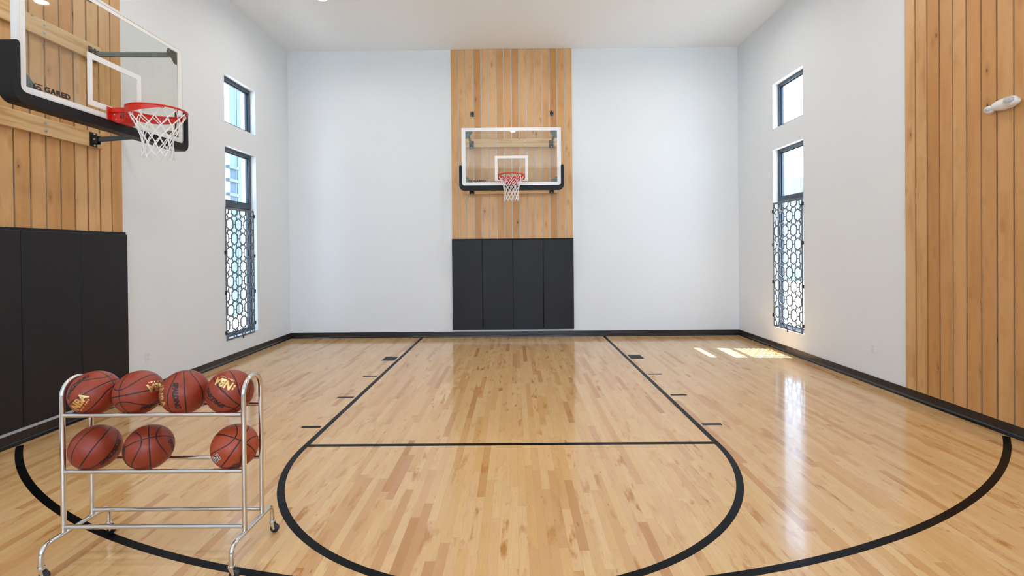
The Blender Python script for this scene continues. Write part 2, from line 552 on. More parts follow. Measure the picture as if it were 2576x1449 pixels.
# baseboards: flat rubber face with a proud shoe moulding
BB, TB = .110, .025
def baseboard(name, pf, shoe):
    o = struct(name, pf, M['base'])
    s = MB()
    s.prism(*shoe)
    s.build('shoe_moulding', M['shoe'], o, bevel=.004)
b_ = MB(); b_.box((XL, -.010, 0), (XR, 0, BB))
def sh(y0): return [(XL, 0, 0), (XL, -TB, 0), (XL, -TB, .018), (XL, -.012, .040), (XL, 0, .040)]
baseboard('baseboard_back', b_, (sh(0), (XR - XL, 0, 0)))
b_ = MB(); b_.box((XL, YF, 0), (XL + .010, -.010, BB))
baseboard('baseboard_left', b_, ([(XL, YF, 0), (XL + TB, YF, 0), (XL + TB, YF, .018), (XL + .012, YF, .040), (XL, YF, .040)], (0, -YF - TB, 0)))
b_ = MB(); b_.box((XR, YF, 0), (XR - .010, -.010, BB))
baseboard('baseboard_right', b_, ([(XR, YF, 0), (XR - TB, YF, 0), (XR - TB, YF, .018), (XR - .012, YF, .040), (XR, YF, .040)], (0, -YF - TB, 0)))

# painted court lines: thin paint films that belong to the floor
LW, E = .0508, .0006
def line(name, mb): return mb.build(name, M['line'], floor)
def arcm(rad, yc, a0, a1, n=160, wd=LW):
    s = MB()
    pr = []
    for k in range(n + 1):
        a = a0 + (a1 - a0) * k / n
        c, d = math.cos(a), math.sin(a)
        pr.append((((rad - wd) * c, yc + (rad - wd) * d, 0), (rad * c, yc + rad * d, 0)))
    return s.strip(pr, (0, 0, E))
YC, YFT = -5.434, -5.356
for sg in (-1, 1):
    s = MB(); s.box((sg * 1.829, YC, 0), (sg * (1.829 - LW), -TB, E)); line('lane_line', s)
s = MB(); s.box((-1.829 + LW, YFT - LW, 0), (1.829 - LW, YFT, E)); line('free_throw_line', s)
line('key_arc', arcm(1.829, YC, math.pi, 2 * math.pi))
R3, Y3 = 6.029, -1.2355
aL = math.acos((XL + TB) / R3); aR = math.acos((XR - TB) / R3)
line('three_point_arc', arcm(R3, Y3, -aL, -aR, 220))
S1 = -1.752
for sg in (-1, 1):
    s = MB(); s.box((sg * 1.855, S1, 0), (sg * 2.06, S1 - .3048, E)); line('lane_block', s)
    for k in range(3):
        yy = S1 - .3048 - .9144 - k * (.9144 + .0508)
        s = MB(); s.box((sg * 1.855, yy, 0), (sg * 2.045, yy - LW, E)); line('hash_mark', s)

# ------------------------------------------------------------------ timber wall panels (vertical boards, narrow gaps)
def wood_panel(a, b, z0, z1, place, label, pitch=.15, gap=.018, thick=.0185):
    """place maps (s, depth, z) to the room"""
    n = round((b - a) / pitch)
    pitch = (b - a) / n
    w_ = MB()
    for k in range(n):
        s0, s1 = a + k * pitch + gap / 2, a + (k + 1) * pitch - gap / 2
        p = [place(s0, .001, z0), place(s1, thick, z1)]
        w_.box(*p)
    return w_.build('wood_wall_panel', M['wood_x'], bevel=.002, seg=1, label=label, cat='wall panel')
back_place = lambda s, d, z: (s, -d, z)
left_place = lambda s, d, z: (XL + d, s, z)
right_place = lambda s, d, z: (XR - d, s, z)
wood_panel(-1.195, 1.210, 1.925, HC - .004, back_place,
           'tall strip of vertical orange-brown boards on the far wall behind the centre hoop')
wood_panel(-6.53, -4.122, 1.925, HC - .004, left_place,
           'vertical board panel on the left wall above the dark pads, behind the near hoop')
wood_panel(-7.13, -4.122, BB + .006, HC - .004, right_place,
           'full-height vertical knotty board panel on the right wall with the emergency light')

# ------------------------------------------------------------------ wall pads
def wall_pad(s0, s1, place, label, group):
    e = empty('wall_pad', place((s0 + s1) / 2, 0, 0), label=label, cat='wall pad', group=group)
    inv = Matrix.Translation(-e.location)
    c = MB(); c.box(place(s0 + .0015, .003, .150), place(s1 - .0015, .052, 1.925))
    bmesh.ops.transform(c.bm, matrix=inv, verts=c.bm.verts)
    c.build('cover', M['pad'], e, bevel=.009, seg=3)
    t = MB(); t.box(place(s0, .001, 1.905), place(s1, .032, 1.950))
    bmesh.ops.transform(t.bm, matrix=inv, verts=t.bm.verts)
    t.build('mounting_strip', M['padstrip'], e, bevel=.003, label='black strip along the pad top')
nm = ['leftmost', 'second from left with pale scuffs', 'third from left', 'rightmost']
for k in range(4):
    wall_pad(-1.192 + k * .6005, -1.192 + (k + 1) * .6005, back_place,
             'charcoal wall pad under the far hoop, %s of four' % nm[k], 'charcoal pads on the far wall')
for k, nmk in enumerate(['farthest from the camera, ending at the white wall', 'second from the white wall',
                         'third from the white wall, cut by the photo edge', 'nearest the camera']):
    wall_pad(-4.105 - (k + 1) * .600, -4.105 - k * .600, left_place,
             'charcoal pad on the left wall, %s' % nmk, 'charcoal pads on the left wall')

# ------------------------------------------------------------------ patterned metal window screens
def clip(poly, a0, a1, b0, b1):
    def cut(p, ax, val, keep_less):
        out = []
        for i in range(len(p)):
            P, Q = p[i - 1], p[i]
            ip = (P[ax] <= val) if keep_less else (P[ax] >= val)
            iq = (Q[ax] <= val) if keep_less else (Q[ax] >= val)
            if ip != iq:
                t_ = (val - P[ax]) / (Q[ax] - P[ax])
                out.append((P[0] + (Q[0] - P[0]) * t_, P[1] + (Q[1] - P[1]) * t_))
            if iq: out.append(Q)
        return out
    for ax, v, kl in ((0, a0, False), (0, a1, True), (1, b0, False), (1, b1, True)):
        if len(poly) >= 3: poly = cut(poly, ax, v, kl)
    return poly
def screen(x, sgn, a, b, z0, z1, label, tabs, hook):
    th = .006
    e = empty('window_screen', (x, (a + b) / 2, z0), label=label, cat='window screen')
    yc = (a + b) / 2
    def P(s_, z_): return (0, s_ - yc, z_ - z0)
    off = (sgn * th, 0, 0)
    lat = MB()
    fw = .026
    A0, A1, B0, B1 = a + fw * .6, b - fw * .6, z0 + fw * .6, z1 - fw * .6
    def bar(p, q, w_):
        dx, dz = q[0] - p[0], q[1] - p[1]
        L = math.hypot(dx, dz); nx, nz = -dz / L * w_ / 2, dx / L * w_ / 2
        poly = clip([(p[0] + nx, p[1] + nz), (q[0] + nx, q[1] + nz), (q[0] - nx, q[1] - nz), (p[0] - nx, p[1] - nz)], A0, A1, B0, B1)
        if len(poly) >= 3: lat.prism([P(*v) for v in poly], off)
    pit, row = .238, .2265
    hw, sh_, hh = .096, .062, .110
    nrow = 10
    for r_ in range(nrow + 1):
        zc = z1 - .035 - r_ * row
        o_ = (r_ % 2) * .5
        for c_ in range(-1, 6):
            sc = a + .065 + (c_ + o_) * pit - .06
            ring = [(sc - hw, zc - sh_), (sc, zc - hh), (sc + hw, zc - sh_), (sc + hw, zc + sh_), (sc, zc + hh), (sc - hw, zc + sh_)]
            inn = [(sc + (p - sc) * .74, zc + (q - zc) * .77) for p, q in ring]
            for k in range(6):
                j = (k + 1) % 6
                poly = clip([ring[k], ring[j], inn[j], inn[k]], A0, A1, B0, B1)
                if len(poly) >= 3: lat.prism([P(*v) for v in poly], off)
            bar((sc + hw, zc), (sc + pit - hw, zc), .018)
            for sx_ in (-1, 1):
                # short strut from the ring's lower slope to the shoulder of the ring below
                p0 = (sc + sx_ * hw * .50, zc - (sh_ + hh) / 2 - .004)
                p1 = (sc + sx_ * (pit / 2 - hw * .50), zc - row + (sh_ + hh) / 2 + .004)
                bar(p0, p1, .026)
    lat.build('lattice', M['screen'], e)
    fr = MB()
    for (p, q) in (((a, z0), (a + fw, z1)), ((b - fw, z0), (b, z1)), ((a + fw, z0), (b - fw, z0 + fw)), ((a + fw, z1 - fw * 1.3), (b - fw, z1))):
        u_, v_ = P(*p), P(*q)
        fr.box((-sgn * .001, u_[1], u_[2]), (sgn * .008, v_[1], v_[2]))
    fr.build('border', M['screen'], e, bevel=.0015, seg=1)
    for side, fs in tabs:
        for f_ in fs:
            zz = (z1 - z0) * f_
            t = MB()
            yy = (b - yc) if side > 0 else (a - yc)
            t.box((-sgn * .012, yy - .012, zz - .028), (sgn * .016, yy + .022 if side > 0 else yy + .012, zz + .028))
            if side < 0: t.box((-sgn * .012, yy - .022, zz - .028), (sgn * .016, yy, zz + .028))
            t.cyl((sgn * .014, yy + side * .008, zz), (sgn * .022, yy + side * .008, zz), .007, 10)
            t.build('mounting_clip', M['black'], e, bevel=.002)
    t = MB(); t.box((0, hook - .008, -.035), (sgn * .012, hook + .008, .02)); t.build('latch', M['black'], e)
    return e
screen(XL + .002, 1, -2.150, -1.325, .345, 2.425,
       'dark hexagon-pattern metal screen over the lower left-wall window', ((1, (.08, .34, .63, .955)), (-1, (.06, .36, .66))), .05)
screen(XR - .002, -1, -2.150, -1.305, .378, 2.485,
       'hexagon-pattern metal screen over the lower right-wall window, lit from behind', ((1, (.09, .36, .66, .93)), (-1, (.06, .35, .67, .955))), .0)

# ------------------------------------------------------------------ basketball hoops
def hoop(loc, rz, dist, off, dz, label):
    """local: wall plane y=0, board faces -y, x along the wall; y measured from wall"""
    e = empty('basketball_hoop', loc, rz, label=label, cat='basketball hoop')
    zb = 2.905 + dz
    zt = zb + 1.067
    yb = -dist                      # front face of the board
    HWB = .914
    X = lambda v: v + off
    # glass
    g = MB(); g.box((X(-HWB + .02), yb + .004, zb + .02), (X(HWB - .02), yb + .016, zt - .02))
    g.build('glass_board', M['glass'], e)
    # aluminium channel
    f = MB(); cw = .026
    for p, q in (((-HWB, zb), (-HWB + cw, zt)), ((HWB - cw, zb), (HWB, zt)), ((-HWB + cw, zb), (HWB - cw, zb + cw)), ((-HWB + cw, zt - cw), (HWB - cw, zt))):
        f.box((X(p[0]), yb - .002, p[1]), (X(q[0]), yb + .042, q[1]))
    f.build('board_frame', M['alu'], e, bevel=.003)
    f = MB(); i0, i1 = cw - .002, .072
    zl = .062
    for p, q in (((-HWB + i0, zb + i0), (-HWB + i1, zt - i0)), ((HWB - i1, zb + i0), (HWB - i0, zt - i0)),
                 ((-HWB + i1, zb + i0), (HWB - i1, zb + zl)), ((-HWB + i1, zt - .06), (HWB - i1, zt - i0))):
        f.box((X(p[0]), yb + .001, p[1]), (X(q[0]), yb + .005, q[1]))
    f.build('border_stripe', M['white'], e)
    sq = MB(); q0, q1, qb, qt, lw = -.305, .305, 2.992 + dz, 3.455 + dz, .050
    for p, q in (((q0, qb), (q0 + lw, qt)), ((q1 - lw, qb), (q1, qt)), ((q0 + lw, qb), (q1 - lw, qb + lw)), ((q0 + lw, qt - lw), (q1 - lw, qt))):
        sq.box((X(p[0]), yb + .001, p[1]), (X(q[0]), yb + .005, q[1]))
    sq.build('target_square', M['white'], e)
    # printed maker's mark
    me = text_mesh('GARED', .057, bold=.0030, shear=0.0, extrude=.0004, spacing=1.12)
    o = bpy.data.objects.new('brand_lettering', me); COL.objects.link(o)
    me.materials.append(M['ink']); o.parent = e
    o.location = (X(-.585), yb + .002, zb + .088); o.rotation_euler = (math.pi / 2, 0, 0)
    o.scale = (1.12, 1, 1)
    lg = MB()
    def lb(x0, z0_, x1, z1_): lg.box((X(x0), yb + .0012, zb + z0_), (X(x1), yb + .003, zb + z1_))
    bx, bz = -.785, .066
    lb(bx + .012, bz + .038, bx + .072, bz + .046); lb(bx, bz, bx + .072, bz + .008)
    lb(bx, bz + .008, bx + .010, bz + .038); lb(bx + .024, bz + .019, bx + .060, bz + .027)
    lb(bx + .050, bz + .008, bx + .060, bz + .019)
    lg.build('brand_emblem', M['ink'], e)
    un = MB(); un.box((X(-.69), yb + .0012, zb + .058), (X(-.48), yb + .003, zb + .061)); un.build('brand_underline', M['ink'], e)
    # foam edge padding: U along bottom and lower sides
    po, pi_, ztop = HWB + .046, HWB - .006, zb + .350
    ro, ri = .085, .05
    zo, zi = zb - .080, zb + .004
    pr = []
    def V(x_, z_): return (X(x_), yb - .026, z_)
    for k in range(7):                       # rounded top tip, left
        a = math.pi * k / 6 / 2
        cx = (po + pi_) / 2; hw = (po - pi_) / 2
        pr.append((V(-(cx - hw * math.sin(a) * .999 - .0002), ztop + .03 * math.cos(a)), V(-(cx + hw * math.sin(a) * .999 + .0002), ztop + .03 * math.cos(a))))
    for k in range(9):
        a = math.pi / 2 * k / 8
        pr.append((V(-(pi_ - ri + ri * math.cos(a)), zi + ri - ri * math.sin(a)), V(-(po - ro + ro * math.cos(a)), zo + ro - ro * math.sin(a))))
    left = list(pr)
    right = [((2 * off - a[0], a[1], a[2]), (2 * off - b[0], b[1], b[2])) for a, b in left[::-1]]
    pd = MB(); pd.strip(left + right, (0, .118, 0))
    pd.build('edge_padding', M['foam'], e, bevel=.016, seg=4, label='black foam padding round the lower board edge')
    # corner gussets behind the glass, support arms, wall brackets
    for sx_ in (-1, 1):
        for zc, up_ in ((zt - .06, -1), (zb + .05, 1)):
            c_ = X(sx_ * (HWB - .062)); s_ = .135 if up_ < 0 else .115
            gs = MB()
            gs.prism([(c_, yb + .018, zc), (c_ - sx_ * s_, yb + .018, zc), (c_ - sx_ * s_, yb + .018, zc + up_ * .035),
                      (c_ - sx_ * .035, yb + .018, zc + up_ * s_), (c_, yb + .018, zc + up_ * s_)], (0, .010, 0))
            gs.box((c_ - sx_ * .10, yb + .028, zc + up_ * .005), (c_ - sx_ * .02, yb + .06, zc + up_ * .07))
            go = gs.build('corner_bracket', M['steel'], e, bevel=.002)
            for bx_, bz_ in ((.10, .018), (.02, .09)):
                bo = MB(); bo.cyl((c_ - sx_ * bx_, yb + .027, zc + up_ * bz_), (c_ - sx_ * bx_, yb + .036, zc + up_ * bz_), .010, 8)
                bo.build('bolt', M['zinc'], go)
            wz = (3.80 if up_ < 0 else 2.905) + dz * 0
            wx = sx_ * .785
            # arm
            p = Vector((c_ - sx_ * .055, yb + .05, zc + up_ * .045)); q = Vector((wx, -.085, wz))
            d_ = (q - p).normalized(); sd = d_.cross(Vector((0, 0, 1))).normalized(); uu = sd.cross(d_)
            ar = MB()
            ar.prism([p + sd * .015 + uu * .024, p - sd * .015 + uu * .024, p - sd * .015 - uu * .024, p + sd * .015 - uu * .024], q - p)
            ar.build('support_arm', M['steel'] if up_ < 0 else M['black'], e, bevel=.002)
            br = MB()
            br.box((wx - .045, -.066, wz - .075), (wx + .045, -.060, wz + .075))
            br.box((wx - .026, -.120, wz - .045), (wx - .019, -.064, wz + .045)); br.box((wx + .019, -.120, wz - .045), (wx + .026, -.064, wz + .045))
            bro = br.build('wall_bracket', M['black'], e, bevel=.002)
            bo = MB(); bo.cyl((wx - .036, -.100, wz), (wx + .036, -.100, wz), .009, 8); bo.build('bolt', M['zinc'], bro)
            for zz in (-.058, .058):
                bo = MB(); bo.cyl((wx, -.064, wz + zz), (wx, -.076, wz + zz), .011, 6); bo.build('bolt', M['zinc'], bro)
    # pine mounting boards with washers
    for z0_, z1_ in ((3.750, 3.915), (2.830, 2.992)):
        pb = MB(); pb.box((-.90, -.060, z0_), (.90, -.0205, z1_))
        po_ = pb.build('mounting_board', M['pine'], e, bevel=.004)
        for xx in (-.86, -.27, .27, .86):
            for zz in (z0_ + .045, z1_ - .045):
                bo = MB(); bo.cyl((xx, -.060, zz), (xx, -.063, zz), .017, 14); bo.cyl((xx, -.063, zz), (xx, -.071, zz), .009, 6)
                bo.build('bolt', M['zinc'], po_)
    # upper eye plates and safety cables
    for sx_ in (-1, 1):
        wx = sx_ * .785 + .015; wz = 4.415
        ep = MB()
        ep.box((wx - .036, -.028, wz - .05), (wx + .036, -.0205, wz + .05)); ep.box((wx - .006, -.062, wz - .03), (wx + .006, -.026, wz + .03))
        eo = ep.build('eye_plate', M['black'], e, bevel=.002)
        for ax_ in (-.022, .022):
            for az_ in (-.035, .035):
                bo = MB(); bo.cyl((wx + ax_, -.028, wz + az_), (wx + ax_, -.034, wz + az_), .008, 6); bo.build('bolt', M['zinc'], eo)
        cb_ = MB()
        cb_.tube([(wx, -.055, wz - .01), (X(sx_ * (HWB - .05)), yb + .03, zt - .005)], .0028, 6)
        cb_.tube([(wx + sx_ * -.004, -.05, wz - .01), (X(sx_ * (HWB - .12)), yb + .03, zt - .005)], .0022, 6)
        cb_.build('safety_cable', M['zinc'], e)
    # rim
    RM, rz_ = .2365, 3.040 + dz * .0
    cy_ = yb - .152 - .2286
    n = 64
    tr_ = MB(); tr_.tube([(X(RM * math.sin(2 * math.pi * k / n)), cy_ + RM * math.cos(2 * math.pi * k / n), rz_) for k in range(n)], .0085, 12, closed=True)
    rim = tr_.build('rim', M['red'], e, smooth=True)
    # brace band under the back and sides of the ring
    bd = MB(); pr = []
    for k in range(41):
        a = math.radians(-140 + 280 * k / 40)
        t_ = abs(a) / math.radians(140)
        h_ = .070 * (1 - t_ ** 2.6) + .006
        rr = RM + .0005
        pr.append(((X(rr * math.sin(a)), cy_ + rr * math.cos(a), rz_ - .004), (X(rr * math.sin(a)), cy_ + rr * math.cos(a), rz_ - .004 - h_)))
    # thickness outwards
    for A_, B_ in zip(pr[:-1], pr[1:]):
        pts = []
        for q in (A_[0], B_[0], B_[1], A_[1]):
            pts.append(Vector(q))
        c0 = Vector((X(0), cy_, 0))
        mid = (pts[0] + pts[1]) / 2 - c0; mid.z = 0; mid.normalize()
        bd.prism(pts, mid * .004)
    bmesh.ops.remove_doubles(bd.bm, verts=bd.bm.verts, dist=.0008)
    bd.build('rim_brace', M['red'], rim)
    bk = MB()
    prof = [(yb - .003, rz_ + .012), (yb - .150, rz_ + .012), (yb - .165, rz_ - .002), (yb - .155, rz_ - .055), (yb - .120, rz_ - .120), (yb - .075, rz_ - .135), (yb - .003, rz_ - .108)]
    bk.prism([(X(-.075), a, b) for a, b in prof], (.150, 0, 0))
    bk.box((X(-.115), yb - .010, rz_ - .125), (X(.115), yb - .002, rz_ + .012))
    bk.prism([(X(-.092), yb - .003, rz_ - .036), (X(-.092), yb - .09, rz_ - .036), (X(-.092), yb - .09, rz_ - .030), (X(-.092), yb - .003, rz_ - .030)], (.184, 0, 0))
    bko = bk.build('rim_housing', M['red'], rim, bevel=.004)
    for yy, zz in ((yb - .045, rz_ - .055), (yb - .06, rz_ - .10)):
        for sx_ in (-1, 1):
            bo = MB(); bo.cyl((X(sx_ * .075), yy, zz), (X(sx_ * .082), yy, zz), .0065, 10); bo.build('bolt', M['zinc'], bko)
    lg = MB()
    for (a0, b0, a1, b1) in ((.095, -.030, .142, -.037), (.095, -.045, .142, -.052), (.095, -.060, .105, -.092), (.112, -.060, .142, -.066), (.112, -.074, .135, -.080), (.112, -.088, .130, -.094)):
        lg.box((X(-.0763), yb - a0, rz_ + b0), (X(-.0752), yb - a1, rz_ + b1))
    lg.build('brand_emblem', M['ink'], bko)
    for k in range(12):
        hk = MB()
        a = 2 * math.pi * (k + .5) / 12
        pts = []
        for j in range(9):
            b = a + (j / 8 - .5) * .16
            dz_ = -.012 - .016 * math.sin(math.pi * j / 8)
            rr = RM - .008
            pts.append((X(rr * math.sin(b)), cy_ + rr * math.cos(b), rz_ + dz_ + .006))
        hk.tube(pts, .0028, 6)
        hk.build('net_hook', M['red'], rim, smooth=True)
    # net: staggered diamonds
    levels = [(-.016, .228), (-.085, .196), (-.150, .164), (-.212, .140), (-.272, .126), (-.332, .120), (-.392, .124), (-.440, .132)]
    nn = 12
    nt_ = MB(); rr_ = random.Random(3 if rz else 5)
    jit = {}
    def node(l, k):
        k %= nn
        if (l, k) not in jit:
            z_, r_ = levels[l]
            a = 2 * math.pi * (k + .5 + (l % 2) * .5) / nn
            s_ = .006 if l > 1 else 0
            jit[(l, k)] = Vector((X(r_ * math.sin(a)) + rr_.uniform(-s_, s_), cy_ + r_ * math.cos(a) + rr_.uniform(-s_, s_), rz_ + z_ + rr_.uniform(-s_, s_) * 1.2))
        return jit[(l, k)]
    for l in range(len(levels) - 1):
        for k in range(nn):
            A_ = node(l, k)
            for dk in ((0, -1) if l % 2 == 0 else (0, 1)):
                B_ = node(l + 1, k + dk)
                mid = (A_ + B_) / 2 + Vector((rr_.uniform(-.003, .003), rr_.uniform(-.003, .003), -.002))
                nt_.tube([A_, mid, B_], .0045, 6)
            if 0 < l:
                nt_.sphere(A_, (.0062, .0062, .0075), 8, 6)
    for k in range(nn):
        A_ = node(len(levels) - 1, k)
        nt_.sphere(A_, (.007, .007, .009), 8, 6)
        nt_.tube([A_, A_ + Vector((rr_.uniform(-.006, .006), rr_.uniform(-.006, .006), -.018))], .0034, 6)
    nt_.build('net', M['cord'], rim, smooth=True)
    return e
hoop((0, 0, 0), 0, .698, .0, .0,
     'basketball hoop with glass board on the far wall, facing the camera')
hoop((XL, -5.338, 0), math.pi / 2, .765, .232, .020,
     'large near basketball hoop jutting from the left wall, seen from the side')

# ------------------------------------------------------------------ ball rack
RX = (-2.437, -1.441); RYF, RYB = -7.0, -6.82
YM = (RYF + RYB) / 2
rack = empty('ball_rack', ((RX[0] + RX[1]) / 2, YM, 0), label='chrome tube ball rack on casters holding seven basketballs', cat='ball rack')
ro = rack.location.copy()
def RP(x, y, z): return Vector((x, y, z)) - ro
TR = .0128
for xx in RX:
    s = MB()
    pts = [RP(xx, RYF, .178), RP(xx, RYF, .5), RP(xx, RYF, .92)]
    for k in range(1, 16):
        a = math.pi * k / 16
        pts.append(RP(xx, YM - .09 * math.cos(a), .92 + .09 * math.sin(a)))
    pts += [RP(xx, RYB, .92), RP(xx, RYB, .5), RP(xx, RYB, .178)]
    s.tube(pts, TR, 16)
    s.build('side_frame', M['chrome'], rack, smooth=True)
    s = MB()
    s.tube(bend([RP(xx, RYF - .13, .060), RP(xx, RYF - .13, .170), RP(xx, RYB + .115, .170), RP(xx, RYB + .115, .060)], .062, 10), TR, 16)
    s.build('foot_bar', M['chrome'], rack, smooth=True)
for zz, nmz in ((.818, 'upper'), (.508, 'lower'), (.205, 'bottom')):
    for yy in (RYF, RYB):
        s = MB()
        s.cyl(RP(RX[0] + .010, yy, zz), RP(RX[1] - .010, yy, zz), .0118, 16)
        s.build('cross_bar', M['chrome'], rack, smooth=True)
for xx in RX:
    for yy in (RYF - .13, RYB + .115):
        c_ = MB()
        c_.cyl(RP(xx, yy, .072), RP(xx, yy, .062), .017, 16)
        dx, dy = .014, .016
        for sd in (-1, 1):
            c_.prism([RP(xx - .016, yy + sd * .0125 + .003, .064), RP(xx + .012, yy + sd * .0125 + .003, .064), RP(xx + dx + .006, yy + sd * .0125 + .003, .022), RP(xx + dx - .008, yy + sd * .0125 + .003, .022)], (0, .0022, 0))
        c_.box(RP(xx - .016, yy - .0095, .061), RP(xx + .012, yy + .018, .065))
        co = c_.build('caster', M['chrome'], rack, bevel=.001)
        w_ = MB()
        w_.tube([RP(xx + dx, yy - .0070, .0255), RP(xx + dx, yy - .005, .0255), RP(xx + dx, yy + .0105, .0255), RP(xx + dx, yy + .0125, .0255)], [.022, .0252, .0252, .022], 24)
        w_.build('wheel', M['wheel'], co, smooth=True)
        h_ = MB(); h_.cyl(RP(xx + dx, yy - .0145, .0255), RP(xx + dx, yy + .0205, .0255), .005, 10); h_.build('axle', M['zinc'], co)

# ------------------------------------------------------------------ basketballs
BR = .1215
bmb = bmesh.new()
bmesh.ops.create_icosphere(bmb, subdivisions=5, radius=BR)
ball_me = bpy.data.meshes.new('basketball')
bmb.to_mesh(ball_me); bmb.free()
for p in ball_me.polygons: p.use_smooth = True
ball_me.materials.append(M['ball'])
ball_me2 = ball_me.copy(); ball_me2.materials.clear(); ball_me2.materials.append(M['ball_b'])

def ball_view(c):
    w_ = (CAM_LOC - c).normalized()
    u_ = (-w_).cross(Vector((0, 0, 1))).normalized()
    v_ = u_.cross(-w_)
    return u_, v_, w_

def sphere_text(ball, rot, view, body, cen, ang, size, mat, name, bold=.0, shear=0.0, lift=.0006, stretch=1.0, spacing=1.0, me=None):
    u_, v_, w_ = view
    if len(cen) == 2:
        q = max(0.0, 1 - cen[0] ** 2 - cen[1] ** 2)
        cen = (cen[0], cen[1], math.sqrt(q))
    c = (u_ * cen[0] + v_ * cen[1] + w_ * cen[2]).normalized()
    a = u_ * math.cos(ang) + v_ * math.sin(ang)
    a = (a - c * a.dot(c)).normalized()
    b = c.cross(a)
    if me is None: me = text_mesh(body, size, bold, shear, 0, spacing)
    bm = bmesh.new(); bm.from_mesh(me)
    bmesh.ops.triangulate(bm, faces=bm.faces)
    for _ in range(4):
        le = [e_ for e_ in bm.edges if e_.calc_length() > .009]
        if not le: break
        bmesh.ops.subdivide_edges(bm, edges=le, cuts=1)
        bmesh.ops.triangulate(bm, faces=bm.faces)
    rt = rot.transposed()
    for vtx in bm.verts:
        x_, y_ = vtx.co.x * stretch, vtx.co.y
        d_ = math.hypot(x_, y_)
        th = d_ / BR
        if d_ < 1e-9: p = c
        else: p = c * math.cos(th) + (a * x_ + b * y_) / d_ * math.sin(th)
        vtx.co = rt @ (p * (BR + lift))
    bm.to_mesh(me); bm.free()
    me.materials.clear(); me.materials.append(mat)
    o = bpy.data.objects.new(name, me); COL.objects.link(o); o.parent = ball
    return o

def put_ball(x, shelf_z, xa, ya, marks, label, mesh=ball_me):
    sep = (RYB - RYF) / 2
    h = math.sqrt((BR + .0118) ** 2 - sep ** 2)
    c = Vector((x, YM, shelf_z + h + .0006))
    V = ball_view(c)
    tow = lambda t: V[0] * t[0] + V[1] * t[1] + V[2] * t[2]
    Y_ = tow(ya).normalized()
    X_ = tow(xa); X_ = (X_ - Y_ * X_.dot(Y_)).normalized()
    Z_ = X_.cross(Y_)
    rot = Matrix((X_, Y_, Z_)).transposed()
    o = bpy.data.objects.new('basketball', mesh); COL.objects.link(o)
    mm = rot.to_4x4(); mm.translation = c; o.matrix_world = mm
    tag(o, label, 'basketball', 'basketballs on the rack')
    for mk in marks:
        kind = mk[0]
        if kind == 'S':
            sphere_text(o, rot, V, 'SPALDING', mk[1], math.radians(mk[2]), .0360, M['ink'], 'brand_lettering', bold=.0017, shear=.25, stretch=.93, spacing=.95)
        elif kind == 'N':
            sphere_text(o, rot, V, 'NBA', mk[1], math.radians(mk[2]), .060, M['gold'], 'league_lettering', bold=.0026, stretch=.86)
            # small silhouette bar and caption under it, printed in the same gold
            bm = bmesh.new()
            for (x0, y0, x1, y1) in ((-.066, -.014, -.057, .001), (-.066, .004, -.060, .016), (-.0585, .004, -.056, .012)):
                bm.faces.new([bm.verts.new(p) for p in ((x0, y0, 0), (x1, y0, 0), (x1, y1, 0), (x0, y1, 0))])
            me = bpy.data.meshes.new('badge'); bm.to_mesh(me); bm.free()
            sphere_text(o, rot, V, '', mk[1], math.radians(mk[2]), 1, M['gold'], 'league_badge', me=me)
            # the tiny unreadable line of print below it
            bm = bmesh.new()
            for k_ in range(9):
                if k_ == 4: continue
                x0 = -.044 + k_ * .0098
                bm.faces.new([bm.verts.new(p) for p in ((x0, -.034, 0), (x0 + .0055, -.034, 0), (x0 + .0065, -.0265, 0), (x0 + .002, -.0265, 0))])
            mt = bpy.data.meshes.new('caption'); bm.to_mesh(mt); bm.free()
            sphere_text(o, rot, V, '', mk[1], math.radians(mk[2]), 1, M['gold'], 'league_caption', me=mt)
        elif kind == 'NDI':
            sphere_text(o, rot, V, 'NDI', mk[1], math.radians(mk[2]), .044, M['whiteink'], 'lettering_outline', bold=.0032, spacing=1.1, lift=.0004)
            sphere_text(o, rot, V, 'NDI', mk[1], math.radians(mk[2]), .044, M['ink'], 'brand_lettering', bold=.0008, spacing=1.1, lift=.0008)
        elif kind == 'L':
            bm = bmesh.new()
            for (x0, y0, x1, y1, sl) in ((-.030, -.020, .026, -.010, .006), (-.024, -.005, .028, .003, .006), (-.012, .008, .026, .015, .006), (-.004, .019, .030, .025, .004)):
                bm.faces.new([bm.verts.new(p) for p in ((x0, y0, 0), (x1, y0, 0), (x1 + sl, y1, 0), (x0 + sl, y1, 0))])
            me = bpy.data.meshes.new('mark'); bm.to_mesh(me); bm.free()
            sphere_text(o, rot, V, '', mk[1], math.radians(mk[2]), 1, M['ink'], 'brand_emblem', me=me)
    return o
ZU, ZD = .818, .508
put_ball(-2.333, ZU, (.25, -.95, 0), (-.60, -.42, -.68), [('N', (-.56, -.34), 46), ('S', (-.70, .42), 38)],
         'basketball at the left end of the upper shelf, gold lettering reading upwards')
put_ball(-2.082, ZU, (-.05, 1, 0), (.72, .06, -.69), [('N', (.66, .14), 186), ('S', (.62, -.58), 178)],
         'second basketball from the left on the upper shelf, seams meeting at its left')
put_ball(-1.823, ZU, (1, .05, 0), (-.05, .92, .38), [('S', (-.36, -.12), -88), ('N', (-.90, -.10), -80)],
         'third basketball from the left on the upper shelf, black lettering running straight down')
put_ball(-1.567, ZU, (.64, .77, 0), (-.36, .65, -.67), [('N', (-.26, .44), 143), ('S', (-.66, -.22), 140)],
         'basketball at the right end of the upper shelf, upside-down gold lettering near its top')
put_ball(-2.333, ZD, (.80, -.60, .05), (.60, .80, .0), [('S', (.60, -.42), 43)],
         'basketball at the left end of the lower shelf, diagonal seams, lettering lower right')
